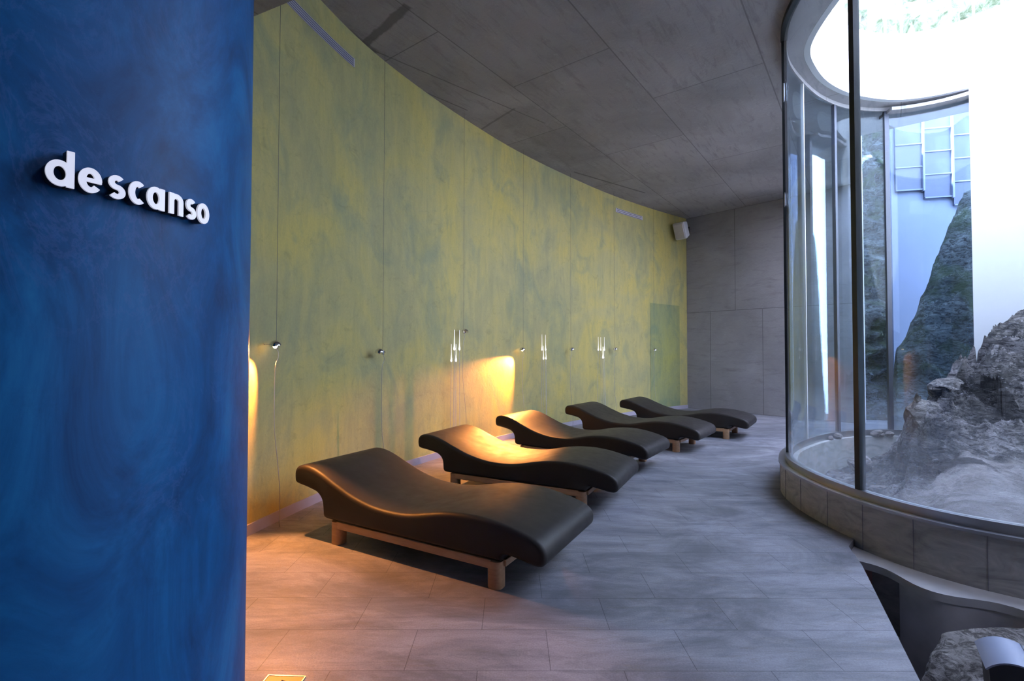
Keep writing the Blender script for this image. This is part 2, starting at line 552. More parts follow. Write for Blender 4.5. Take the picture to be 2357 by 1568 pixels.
# ================================================================== SHELL
bm = bmesh.new()
ribbon(bm, WP, offset_path(WP, -.2, False), -.05, CEIL, False)
struct('wall_left', bm, M['green'], smooth=30)

bm = bmesh.new()
sk = [p for p in WP if p.y > 1.5]
ribbon(bm, offset_path(sk, .014, False), offset_path(sk, -.01, False), 0, .078, False)
struct('baseboard_left', bm, M['skirting'], smooth=30)

def wall_seg(name, a, b, z0, z1, mat, th=.2, side=1):
    a = Vector(a); b = Vector(b); L = (b - a).length
    bm = bmesh.new(); bx(bm, (0, 0, z0), (L, th * side, z1))
    o = struct(name, bm, mat)
    o.location = (a.x, a.y, 0); o.rotation_euler = (0, 0, math.atan2(b.y - a.y, b.x - a.x))
    return o
wall_seg('wall_back', (4.06, 11.16), (6.35, 8.72), -.05, CEIL, M['wallc'], .2, 1)
wall_seg('wall_entrance', (-2.9, -4.0), (8.4, -4.0), -1.0, CEIL, M['roomc'], .2, -1)
wall_seg('wall_entry_side', (-2.9, -4.0), (-2.9, .05), -.05, CEIL, M['roomc'], .2, 1)
wall_seg('wall_right', (8.4, -4.0), (8.4, .3), -1.0, CEIL, M['roomc'], .2, -1)
wall_seg('wall_right', (8.4, 2.0), (8.4, 5.9), -1.0, CEIL, M['roomc'], .2, -1)
wall_seg('wall_right', (8.4, .3), (8.4, 2.0), -1.0, .2, M['roomc'], .2, -1)
wall_seg('wall_right', (8.4, .3), (8.4, 2.0), 2.1, CEIL, M['roomc'], .2, -1)
bm = bmesh.new(); bx(bm, (8.49, .3, .2), (8.50, 2.0, 2.1)); struct('window_8', bm, M['glass'])  # out-of-frame window, added to brighten column, pit and curb
wall_seg('wall_far_right', (5.87, 5.98), (8.4, 5.98), -.05, CEIL, M['roomc'], .2, -1)

# ceiling slab with the opening over the rock court and a second cut over the yard behind it
bm = bmesh.new()
outer = [(-3.4, -4.3), (8.7, -4.3), (8.7, 6.0), (6.05, 6.0), (4.9, 6.9), (6.1, 8.6), (6.6, 9.0), (6.6, 12.0), (-3.4, 12.0)]
FILL_CUT = [(2.9, -.2), (4.6, -.2), (4.6, 1.0), (2.9, 1.0)]  # out-of-frame roof cut, added to brighten the pit and curb
poly_slab(bm, outer, [[(p.x, p.y) for p in OP], FILL_CUT], CEIL, CEIL + .3)
struct('ceiling', bm, M['ceil'])

bm = bmesh.new()
up_ = V2((4.9, 6.9), (6.1, 8.6), (6.6, 9.0))
ribbon(bm, offset_path(up_, 0, False), offset_path(up_, -.15, False), CEIL + .3, 6.2, False)
struct('sun_block_upstand', bm, M['roomc'])  # upstand added to keep direct sun off the yard

# raised white parapet over the opening, and the white wall closing the court's right side
bm = bmesh.new()
ribbon(bm, offset_path(OP, .06, True), offset_path(OP, .002, True), CEIL, 5.22, True)
struct('wall_parapet', bm, M['white'], smooth=30)

# lower soffit over the entrance
bm = bmesh.new()
poly_slab(bm, [(-2.9, 3.05), (-2.2, 3.42), (-1.95, 3.33), (-1.53, 3.14), (-.9, 2.85), (-.2, 2.3), (.25, 1.2), (.3, 0), (.3, -3.9), (-2.9, -3.9)], [], 3.6, CEIL - .002)
struct('trim_1', bm, M['ceil'])

# floor: everything left of the rock pit and outside the drum
inner = [(2.26, 3.26), (2.43, 3.5)]
mid = cin(.07)
fl = [(-3.2, -4.2), (.9, -4.2), (.9, .5), (1.62, 1.94), (2.145, 2.98), (2.26, 3.26), (2.42, 3.42)]
k0 = min(range(NC), key=lambda i: (mid[i] - Vector((2.42, 3.62))).length)
for i in range(0, 88, 2):
    p = mid[(k0 + i) % NC]
    fl.append((p.x, p.y))
    if p.x > 5.55: break
fl += [(5.75, 5.95), (9, 5.95), (9, 12.2), (-3.2, 12.2)]
bm = bmesh.new()
poly_slab(bm, fl, [], -1.0, 0.0)
struct('floor', bm, M['floor'])

bm = bmesh.new(); bx(bm, (-3.4, -4.3, -1.1), (9.2, 12.3, -1.001))
struct('floor_sub', bm, M['roomc'])

# ================================================================== DRUM: curb, rails, glass, mullions
def idx_for(slope, far):
    """index on the curb path where direction x/y equals slope, on the near or the far side"""
    best = None
    mm = cin(.075)
    for i in range(NC):
        a, b = mm[i], mm[(i + 1) % NC]
        fa, fb = a.x / a.y - slope, b.x / b.y - slope
        if fa * fb <= 0:
            d = a.length
            if best is None or (far and d > best[1]) or (not far and d < best[1]):
                best = (i, d)
    return best[0] if best else 0
def arc_idx(i0, i1):
    out = [i0]
    while out[-1] != i1:
        out.append((out[-1] + 1) % NC)
    return out
iTan = min(range(NC), key=lambda i: CP[i].x / CP[i].y)
iN1 = idx_for(.7095, False)
iF1 = idx_for(.612, True)
iF2 = idx_for(.677, True)
iF3 = idx_for(.787, True)
iEnd = idx_for(.972, True)
iR = min(range(NC), key=lambda i: (CP[i] - Vector((5.45, 2.78))).length)
iN2 = min(range(NC), key=lambda i: (CP[i] - Vector((3.3, 2.36))).length)

# curb cladding: one stone course of slabs, each slab with its joint
arc_glass = arc_idx(iR, iEnd)
o_out = CP; o_in = cin(.15)
bm = bmesh.new()
ribbon(bm, [o_out[i] for i in arc_glass], [o_in[i] for i in arc_glass], -1.0, .262, False)
struct('wall_curb', bm, M['curb'], smooth=30)
# joints between the slabs (dark grout strips) as parts of the curb
curb = D.objects['wall_curb']
acc = 0; last = CP[arc_glass[0]]; nj = 0
ns = normals2d(CP, True)
bm = bmesh.new()
for i in arc_glass:
    acc += (CP[i] - last).length; last = CP[i]
    if acc > .31:
        acc = 0
        n = ns[i]; tt = Vector((-n.y, n.x))
        p = CP[i]
        mtx = Matrix.Translation((p.x, p.y, 0)) @ Matrix.Rotation(math.atan2(tt.y, tt.x), 4, 'Z')
        bx(bm, (-.0009, -.003, -.1), (.0009, .003, .262), mtx)
obj('grout_joint', bm, M['vent_dark'], curb)
# coping: rounded grey lip and the deep aluminium channel that holds the glass
bm = bmesh.new()
ribbon(bm, [offset_path(CP, -.012, True)[i] for i in arc_glass], [cin(.045)[i] for i in arc_glass], .262, .280, False)
obj('coping_lip', bm, M['alu'], curb, smooth=30)
bm = bmesh.new()
ribbon(bm, [cin(.045)[i] for i in arc_glass], [cin(.105)[i] for i in arc_glass], .262, .335, False)
obj('sill_channel', bm, M['alu'], curb, smooth=30)
bm = bmesh.new()
g1 = arc_idx(iR, iTan); g2 = arc_idx(iTan, iEnd)
ribbon(bm, [cin(.045)[i] for i in g1], [cin(.105)[i] for i in g1], CEIL - .045, CEIL - .001, False)
struct('trim_2', bm, M['dark_metal'], smooth=30)
bm = bmesh.new()
ribbon(bm, [cin(.055)[i] for i in g2], [cin(.095)[i] for i in g2], CEIL - .045, CEIL - .001, False)
struct('trim_4', bm, M['ceil'], smooth=30)

panes = [(iR, iN2), (iN2, iN1), (iN1, iTan), (iTan, iF1), (iF1, iF2), (iF2, iF3), (iF3, iEnd)]
ga, gb = cin(.069), cin(.081)
for k, (a, b) in enumerate(panes):
    idx = arc_idx(a, b)
    bm = bmesh.new()
    ribbon(bm, [ga[i] for i in idx], [gb[i] for i in idx], .335, CEIL - .046, False)
    struct('window_%d' % (k + 1), bm, M['glass'], smooth=40)
def mullion(i, w, d, mat, name='window_post', off=.075):
    p = cin(off)[i]; n = ns[i]; tt = Vector((-n.y, n.x))
    bm = bmesh.new()
    bx(bm, (-w / 2, -d / 2, 0), (w / 2, d / 2, CEIL - .046 - .335))
    o = obj(name, bm, mat)
    o.location = (p.x, p.y, .335); o.rotation_euler = (0, 0, math.atan2(tt.y, tt.x))
    return o
for i, w, d, mt, lab in ((iN1, .042, .05, 'dark_metal', 'black window post standing alone between the two near glass panes'),
                         (iTan, .035, .045, 'dark_metal', 'black window post at the left edge of the glass drum'),
                         (iF1, .02, .03, 'white', 'thin pale window post on the far side, first inside the left edge'),
                         (iF2, .045, .04, 'grey_metal', 'grey window post on the far side, left of the tall black post'),
                         (iF3, .05, .04, 'grey_metal', 'grey window post on the far side, right of the tall black post'),
                         (iEnd, .03, .05, 'white', 'pale metal window post where the far glass meets the white wall')):
    tag(mullion(i, w, d, M[mt]), lab, 'window post', 'posts of the curved glass drum')

# fascia beam that carries the far glass heads (edge of the slab seen from below)
bm = bmesh.new()
idx = arc_idx(iF3, iEnd)
ribbon(bm, [cin(-.06)[i] for i in idx], [cin(.20)[i] for i in idx], CEIL - .085, CEIL - .0455, False)
struct('trim_3', bm, M['ceil'], smooth=30)

# white wall on the court's right
idx = arc_idx(iEnd, iR)
bm = bmesh.new()
ribbon(bm, [cin(.02)[i] for i in idx], [cin(.22)[i] for i in idx], -.3, CEIL - .001, False)
struct('wall_court', bm, M['white'], smooth=30)

# stickers on the glass
for z, lab in ((3.80, 'small white oval sticker high on the left glass pane'), (2.76, 'small white square sticker lower on the left glass pane')):
    q = cin(.064)[(iTan + NC - 2) % NC]; n = ns[(iTan + NC - 2) % NC]
    bm = bmesh.new()
    if z > 3.5:
        lathe(bm, [(0, 0), (.05, 0), (.05, .002), (0, .002)], 24, Matrix.Diagonal((.8, 1.8, 1, 1)))
    else:
        bx(bm, (-.04, -.06, 0), (.04, .06, .002))
    o = obj('sticker', bm, M['upholder'])
    o.matrix_world = Matrix.Translation((q.x, q.y, z)) @ Matrix.Rotation(math.atan2(-n.y, -n.x), 4, 'Z') @ Matrix.Rotation(PI / 2, 4, 'Y') @ Matrix.Rotation(PI / 2, 4, 'Z')
    tag(o, lab, 'sticker')

# ================================================================== ROCK COURT
def fbm(v, octv=6, lac=2.1, gain=.5, ridge=True):
    a = 1; s = 0; f_ = 1
    for _ in range(octv):
        n = mnoise.noise(v * f_)
        s += a * ((1 - abs(n) * 2) if ridge else n)
        a *= gain; f_ *= lac
    return s

def ss(a, b, x):
    t_ = max(0, min(1, (x - a) / (b - a)))
    return t_ * t_ * (3 - 2 * t_)

def inside_drum(x, y, path):
    c = False; n = len(path); j = n - 1
    for i in range(n):
        a, b = path[i], path[j]
        if (a.y > y) != (b.y > y) and x < (b.x - a.x) * (y - a.y) / (b.y - a.y) + a.x:
            c = not c
        j = i
    return c

def court_height(x, y):
    s = x / max(y, .1)
    # foreground pale slab climbing gently to the right
    z = -.12 + ss(.62, .98, s) * .36 + ss(2.6, 3.6, y) * ss(.72, 1.0, s) * .20
    # rough outcrop behind, with a steep left flank
    ridge = ss(.775, .865, s + .02 * math.sin(y * 7)) * ss(3.35, 4.75, y)
    z += ridge * (.52 + .95 * ss(.86, 1.06, s) * ss(4.0, 5.1, y) * .62)
    z += ss(1.02, 1.4, s) * ss(3.2, 4.6, y) * .35
    if y > 5.05: z -= (y - 5.05) * .55 * ridge
    return z

def grid_surface(nx, ny, fx):
    bm = bmesh.new()
    G = []
    for j in range(ny + 1):
        row = []
        for i in range(nx + 1):
            row.append(bm.verts.new(fx(i / nx, j / ny)))
        G.append(row)
    for j in range(ny):
        for i in range(nx):
            bm.faces.new((G[j][i], G[j][i + 1], G[j + 1][i + 1], G[j + 1][i]))
    return bm

wi_a, wi_b = cin(.157), cin(.245)
court_set = set(arc_idx(iEnd, iR))
wall_in = [wi_b[i] if i in court_set else wi_a[i] for i in range(NC)]
cx0, cy0 = 4.25, 4.15
def court_pt(u, v):
    # polar fan filling the drum's inside
    k = u * NC
    i = int(k) % NC; fr_ = k - int(k)
    e = wall_in[i].lerp(wall_in[(i + 1) % NC], fr_)
    x = cx0 + (e.x - cx0) * v; y = cy0 + (e.y - cy0) * v
    z = court_height(x, y)
    s = x / y
    rough = ss(.74, .86, s) * ss(3.3, 4.4, y)
    amp = .03 + .15 * rough
    d = fbm(Vector((x * 1.5, y * 1.5, z * 3.2 + 4)), 6, 2.15, .55)
    d2 = mnoise.noise(Vector((x * .9 + 9, y * .9, 3))) * .12
    st = (mnoise.cell(Vector((x * 3.4 + y * 1.2, y * 3.0 - x, 0))) - .5) * .17 * rough
    zz = z + amp * (d - .9) + d2 * (.4 + rough) + st
    jx = mnoise.noise(Vector((x * 5, y * 5, 7))) * .05 * rough
    return (x + jx * (1 if v < .97 else 0), y + jx * (1 if v < .97 else 0), max(zz, -.22))
bm = grid_surface(420, 240, court_pt)
bmesh.ops.remove_doubles(bm, verts=bm.verts, dist=.0004)
tag(obj('rock_outcrop', bm, M['court'], smooth=30), 'rugged grey rock outcrop climbing to the right inside the glass drum', 'rock')

def boulder(name, loc, scale, seed, mat, sub=4, rot=0, rough=.28, flat=.0):
    bm = bmesh.new()
    bmesh.ops.create_icosphere(bm, subdivisions=sub, radius=1)
    rnd = random.Random(seed)
    planes = []
    for _ in range(11):
        n = Vector((rnd.uniform(-1, 1), rnd.uniform(-1, 1), rnd.uniform(-.8, 1))).normalized()
        planes.append((n, rnd.uniform(.55, .82)))
    for v in bm.verts:
        p = v.co.copy()
        for n, d in planes:
            k = p.dot(n)
            if k > d: p -= n * (k - d) * .88
        q = p * 1.6 + Vector((seed * 3.1, 0, 0))
        p *= 1 + rough * .35 * (fbm(q, 5, 2.1, .52) - .9)
        v.co = Vector((p.x * scale[0], p.y * scale[1], p.z * scale[2]))
    o = obj(name, bm, mat, smooth=32)
    o.location = loc; o.rotation_euler = (0, 0, rot)
    return o

court_rocks = [
    ((3.98, 4.62, .62), (.20, .17, .24), 3, 'rock', 'angular grey boulder with a dark facet crowning the outcrop\'s left end'),
    ((4.42, 4.80, .93), (.26, .16, .12), 5, 'rock', 'flat broken slab lying along the crest of the rock outcrop'),
    ((3.55, 4.95, .16), (.13, .12, .10), 8, 'pale_rock', 'pale loose stone resting where the far curb meets the outcrop'),
    ((3.42, 4.55, -.02), (.12, .10, .09), 11, 'pale_rock', 'pale loose stone at the foot of the outcrop, below the far curb'),
    ((3.12, 4.30, -.08), (.17, .13, .07), 14, 'pale_rock', 'flat pale stone on the court floor beside the left glass'),
    ((3.5, 3.25, .10), (.42, .26, .16), 17, 'pale_rock', 'smooth pale boulder low in the court behind the near sill'),
    ((3.95, 3.3, .27), (.50, .30, .18), 21, 'pale_rock', 'large smooth pale boulder at the right edge of the court'),
    ((3.05, 3.1, -.02), (.22, .16, .11), 23, 'pale_rock', 'small smooth pale stone just right of the tall black post'),
]
for loc, scl, sd, mt, lab in court_rocks:
    tag(boulder('boulder', loc, scl, sd, M[mt]), lab, 'rock', 'boulders in the rock court')
# stones lying on top of the far curb
q = cin(.10)
for k, sl in enumerate((.655, .672, .752, .766, .780)):
    i = idx_for(sl, True); p = q[i]
    r = .035 + .014 * (k % 3)
    tag(boulder('stone', (p.x - .03, p.y - .05, .335 + r * .55 if False else .262 + r * .6), (r * 1.2, r, r * .8), 40 + k, M['pale_rock'], 3),
        ['tiny pale stone on the far curb, left one of the pair behind the black post', 'tiny pale stone on the far curb, right one of the pair behind the black post',
         'small white stone on the far curb, leftmost of the three by the outcrop', 'small white stone on the far curb, middle of the three by the outcrop',
         'small white stone on the far curb, rightmost of the three by the outcrop'][k], 'stone', 'stones on the far curb')

# ================================================================== YARD BEHIND THE DRUM
def yard_pt(u, v):
    # steep rock face behind the far glass: u along, v up
    x = 5.6 + u * 2.8; y = 9.5 - u * .1
    z = -.05 + v * 6.2
    d = fbm(Vector((x * .8, z * 1.1, y)), 6, 2.1, .55) - .8
    lean = v * 1.6 * (1 - ss(.15, .45, u)) + v * .5
    # to the right a talus slope comes forward and leaves the rendered wall behind it free
    return (x + lean * .2, y + lean - .3 * d, z)
bm = grid_surface(160, 170, yard_pt)
# left part of the face only
for v in list(bm.verts):
    pass
rf = obj('cliff', bm, M['yard_rock'], smooth=38)
tag(rf, 'tall mossy rock face standing behind the far glass of the drum', 'cliff')

def talus_pt(u, v):
    x = 5.2 + u * 3.3; y = 6.35 + v * 1.75
    s = x / y
    h = .3 + 1.6 * ss(.775, .80, s) + ss(.79, .97, s) * 2.7
    z = h * ss(-.1, .55, v) * (1 - .25 * v)
    d = fbm(Vector((x * 1.2, y * 1.2, z * 1.6)), 6, 2.1, .55) - .8
    return (x, y, z - .3 + .16 * d * ss(.78, .86, s))
bm = grid_surface(120, 90, talus_pt)
tag(obj('rock_slope', bm, M['yard_rock'], smooth=38), 'blue-tinted rock slope rising to the right behind the far glass', 'rock')

# pale blue rendered wall with a grid of panels at its top
YA, YB = Vector((7.02, 8.85)), Vector((9.3, 8.3))
yw = wall_seg('wall_yard', YA, YB, -.05, 6.2, M['blue_render'], .2, 1)
lou = thing('panel_screen', 'blue-grey panel screen hanging high on the pale wall behind the drum', 'screen', (YA.x, YA.y, 0), math.atan2(YB.y - YA.y, YB.x - YA.x))
LY = (YB - YA).length
for k in range(5):
    x0 = .05 + k * (LY - .1) / 5; x1 = x0 + (LY - .1) / 5 - .035
    zb = 4.25 - .16 * k
    bm = bmesh.new(); bx(bm, (x0, -.05, zb), (x1, -.012, 6.1), None)
    pn = obj('panel', bm, M['panel'], lou)
    bm = bmesh.new()
    bx(bm, (x1, -.09, zb - .02), (x1 + .03, -.012, 6.1))
    z = zb
    while z < 6:
        bx(bm, (x0, -.075, z), (x1, -.051, z + .02)); z += .42
    obj('panel_frame', bm, M['blue_render'], pn)

# hillside above, seen over the parapet
def hill_pt(u, v):
    x = -3 + u * 20; y = 12.8 + v * 5 - 2.5 * u
    z = 4.6 + v * 8.5
    d = fbm(Vector((x * .45, y * .45, z * .45)), 5, 2.1, .55) - .8
    return (x, y - .6 * d, z + .25 * d)
bm = grid_surface(140, 70, hill_pt)
tag(obj('hillside', bm, M['ivy'], smooth=38), 'sunlit green and brown hillside seen above the white parapet', 'hillside', kind='stuff')

rail = thing('railing', 'pale metal railing of upright bars on top of the white parapet', 'railing', (0, 0, 5.22))
rp = offset_path(OP, .03, True)
acc = 0; last = None; seg = []
for i, p in enumerate(rp):
    if p.y > 4.0 and p.x < 6.2:
        seg.append(p)
seg.sort(key=lambda p: math.atan2(p.y - 4.2, p.x - 4.4), reverse=True)
bm = bmesh.new(); tube(bm, [(p.x, p.y, 1.0) for p in seg], .02, 6); obj('top_rail', bm, M['white'], rail)
bar_me = None
acc = 9
for i, p in enumerate(seg):
    if i: acc += (p - seg[i - 1]).length
    if acc > .20:
        acc = 0
        if bar_me is None:
            bm = bmesh.new(); tube(bm, [(0, 0, 0), (0, 0, 1.0)], .013, 6)
            b = obj('bar', bm, M['white'], rail); bar_me = b.data
        else:
            b = D.objects.new('bar', bar_me); C.objects.link(b); b.parent = rail
        b.location = (p.x, p.y, 0)

# ================================================================== BLUE COLUMN AND LETTERS
CX, CY, CR = -1.628, 1.447, .736
bm = bmesh.new()
n = 160
rings = []
for z in [0 + i * (3.6 / 6) for i in range(7)]:
    rings.append([bm.verts.new((CR * math.cos(2 * PI * k / n), CR * math.sin(2 * PI * k / n), z)) for k in range(n)])
for a, b in zip(rings, rings[1:]):
    for k in range(n):
        bm.faces.new((a[k], a[(k + 1) % n], b[(k + 1) % n], b[k]))
bm.faces.new(rings[0][::-1]); bm.faces.new(rings[-1])
col = obj('column', bm, M['blue'], smooth=30)
col.location = (CX, CY, 0)
tag(col, 'thick round column finished in mottled deep blue stucco', 'column')

sign = thing('wall_lettering', 'white raised lettering "descanso" fixed around the blue column', 'sign', (CX, CY, 0))
ZB, XH, SW = 1.663, .0545, .0128
RF = CR + .02
def cyl(s, z, dep):
    a = s / RF
    r = CR + .006 + dep
    return (r * math.cos(a), r * math.sin(a), z)
def stroke(bm, pts, w=SW, dep=.028, closed=False, d0=.023):
    P = [Vector(p) for p in pts]; n = len(P)
    L, Rr = [], []
    for i in range(n):
        if closed:
            d = P[(i + 1) % n] - P[(i - 1) % n]
        else:
            d = P[min(i + 1, n - 1)] - P[max(i - 1, 0)]
        d.normalize(); nn = Vector((-d.y, d.x)) * w / 2
        L.append(P[i] + nn); Rr.append(P[i] - nn)
    q = []
    for a, b in zip(L, Rr):
        q.append([bm.verts.new(cyl(a.x, a.y, d0)), bm.verts.new(cyl(b.x, b.y, d0)), bm.verts.new(cyl(b.x, b.y, dep)), bm.verts.new(cyl(a.x, a.y, dep))])
    m = n if closed else n - 1
    for i in range(m):
        j = (i + 1) % n
        for k in range(4):
            l = (k + 1) % 4
            bm.faces.new((q[i][k], q[j][k], q[j][l], q[i][l]))
    if not closed:
        bm.faces.new(q[0][::-1]); bm.faces.new(q[-1])
def both(b1_, b2_, pts, w=SW, closed=False):
    stroke(b1_, pts, w, closed=closed)
    stroke(b2_, pts, w * .98, .0228, closed, .0)
def earc(cx, cz, rx, rz, a0, a1, n=28):
    return [(cx + rx * math.cos(math.radians(a0 + (a1 - a0) * i / n)), cz + rz * math.sin(math.radians(a0 + (a1 - a0) * i / n))) for i in range(n + 1)]
def line(a, b, n=6):
    return [(a[0] + (b[0] - a[0]) * i / n, a[1] + (b[1] - a[1]) * i / n) for i in range(n + 1)]
def letter(ch, s0, s1):
    bm = bmesh.new(); bm2 = bmesh.new()
    h = SW / 2; zc = ZB + XH / 2; rz = XH / 2 - h + .001
    rx = (s1 - s0) / 2 - h; cx = (s0 + s1) / 2
    if ch == 'o':
        both(bm, bm2, earc(cx, zc, rx, rz, 0, 360, 40)[:-1], closed=True)
    elif ch in 'da':
        rx2 = rx - .0005
        both(bm, bm2, earc(s0 + h + rx2, zc, rx2, rz, 0, 360, 40)[:-1], closed=True)
        both(bm, bm2, line((s1 - h, ZB - .0005), (s1 - h, ZB + (.080 if ch == 'd' else XH))))
    elif ch == 'e':
        both(bm, bm2, earc(cx, zc, rx, rz, 0, 322, 36))
        both(bm, bm2, line((cx - rx, zc + .0005), (cx + rx + h * .9, zc + .0005)), SW * .72)
    elif ch == 'c':
        both(bm, bm2, earc(cx + .003, zc, rx + .002, rz, 52, 308, 32))
    elif ch == 'n':
        both(bm, bm2, line((s0 + h, ZB), (s0 + h, ZB + XH)))
        both(bm, bm2, earc(cx, ZB + XH - h - rx * .98, rx, rx * .98, 180, 0, 20) + line((cx + rx, ZB + XH - h - rx), (cx + rx, ZB), 4)[1:])
    elif ch == 's':
        r = rz / 2
        up = earc(cx, zc + r, rx * .86, r, 38, 270, 20)
        dn = earc(cx, zc - r, rx * .95, r, 90, -142, 20)
        both(bm, bm2, up + dn[1:], SW * .92)
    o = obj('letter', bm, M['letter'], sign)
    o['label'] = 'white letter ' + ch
    bk = obj('letter_return', bm2, M['housing'], o)
    bk['label'] = 'black return behind the letter face'
    bm = bmesh.new()
    tube(bm, [cyl(cx - rx if ch != 'n' else s0 + h, zc if ch not in 's' else zc + rz * .5, -.012), cyl(cx - rx if ch != 'n' else s0 + h, zc if ch not in 's' else zc + rz * .5, .006)], .003, 8)
    obj('standoff_pin', bm, M['dark_metal'], o)
for ch, a, b in (('d', -.452, -.405), ('e', -.398, -.356), ('s', -.346, -.309), ('c', -.304, -.269), ('a', -.263, -.220), ('n', -.208, -.169), ('s', -.162, -.128), ('o', -.125, -.083)):
    letter(ch, a, b)

# ================================================================== LOUNGERS
TOP = [(.004, .405), (.006, .44), (.022, .470), (.055, .488), (.12, .494), (.206, .482), (.30, .452), (.383, .418), (.47, .385), (.551, .356), (.65, .330), (.75, .311), (.86, .302), (.995, .303),
       (1.10, .316), (1.20, .337), (1.31, .360), (1.42, .374), (1.53, .379), (1.62, .376), (1.72, .364), (1.82, .344), (1.89, .326), (1.94, .308), (1.975, .283), (1.992, .25)]
BOT = [(1.992, .215), (1.982, .19), (1.96, .176), (1.92, .175), (1.86, .186), (1.79, .196), (1.745, .196), (1.732, .185), (1.722, .162), (1.70, .157), (1.55, .156), (1.1, .156), (.7, .156), (.43, .156), (.345, .157), (.32, .163), (.306, .178),
       (.302, .21), (.298, .25), (.288, .278), (.268, .302), (.235, .322), (.18, .335), (.116, .346), (.06, .353), (.025, .360), (.010, .375)]
LW = .76
def lounger_body():
    base = spline([Vector(p) for p in TOP + BOT], True, 3)
    n = len(base)
    nn = normals2d(base, True)
    # make sure normals point outwards
    area = sum(base[i].x * base[(i + 1) % n].y - base[(i + 1) % n].x * base[i].y for i in range(n))
    sg = 1 if area > 0 else -1
    r = .030
    rows = []
    for k in range(7):
        a = k / 6 * PI / 2
        rows.append((r * (1 - math.sin(a)) if False else r * (1 - math.cos(PI / 2 - a) if False else 1 - math.sin(a)), r * (1 - math.cos(a))))
    # rows: (inset, v)
    full = [(ins, v) for ins, v in rows]
    full += [(0, LW * .35), (0, LW * .65)]
    full += [(ins, LW - v) for ins, v in reversed(rows)]
    full = sorted(full, key=lambda t_: t_[1])
    bm = bmesh.new()
    R = []
    for ins, v in full:
        R.append([bm.verts.new((p.x - sg * q.x * ins, v, p.y - sg * q.y * ins)) for p, q in zip(base, nn)])
    for a, b in zip(R, R[1:]):
        for i in range(n):
            bm.faces.new((a[i], a[(i + 1) % n], b[(i + 1) % n], b[i]))
    for ring in (R[0], R[-1]):
        f = bm.faces.new(ring)
    bmesh.ops.triangulate(bm, faces=[f for f in bm.faces if len(f.verts) > 4])
    return bm
def leg_bm(u, v, w=.088, r=.032):
    bm = bmesh.new()
    pts = []
    for cx_, cy_, a0 in ((1, 1, 0), (-1, 1, 90), (-1, -1, 180), (1, -1, 270)):
        for k in range(6):
            a = math.radians(a0 + k * 18)
            pts.append((u + cx_ * (w / 2 - r) + r * math.cos(a), v + cy_ * (w / 2 - r) + r * math.sin(a)))
    lv = []
    for z in (0.0, .004, .150):
        kk = .96 if z == 0 else 1
        lv.append([bm.verts.new((u + (x - u) * kk, v + (y - v) * kk, z)) for x, y in pts])
    for a, b in zip(lv, lv[1:]):
        for i in range(len(pts)):
            bm.faces.new((a[i], a[(i + 1) % len(pts)], b[(i + 1) % len(pts)], b[i]))
    bm.faces.new(lv[0][::-1]); bm.faces.new(lv[-1])
    return bm
def make_lounger(label, loc, rz):
    t_ = thing('lounger', label, 'lounger', loc, rz, 'wave-shaped loungers in a row along the green wall')
    obj('cushion', lounger_body(), M['leather'], t_, smooth=50)
    bm = bmesh.new()
    bx(bm, (.44, .005, .108), (1.66, .035, .1555), None, .004)
    bx(bm, (.44, LW - .035, .108), (1.66, LW - .005, .1555), None, .004)
    bx(bm, (.40, .05, .108), (.43, LW - .05, .1555), None, .004)
    bx(bm, (1.68, .05, .118), (1.735, LW - .05, .1555), None, .004)
    fr_ = obj('frame', bm, M['wood'], t_)
    for u in (.425, 1.675):
        for v in (.046, LW - .046):
            obj('leg', leg_bm(u, v), M['wood'], t_, smooth=40)
    return t_
L0 = make_lounger('black wave lounger nearest the blue column, in front of the other four', (-1.57, 3.479, 0), -.509)
for (x, y, a), lab in zip(((-.933, 4.748, -.475), (-.222, 6.152, -.613), (.79, 7.304, -.655), (1.807, 8.157, -.609)),
        ('black wave lounger with most of its seat lit orange, second from the blue column',
         'black wave lounger with only its head end lit orange, third from the blue column',
         'unlit black wave lounger between the orange-lit ones and the last one',
         'unlit black wave lounger furthest away, closest to the bare concrete wall')):
    dup(L0, (x, y, 0), a, lab)

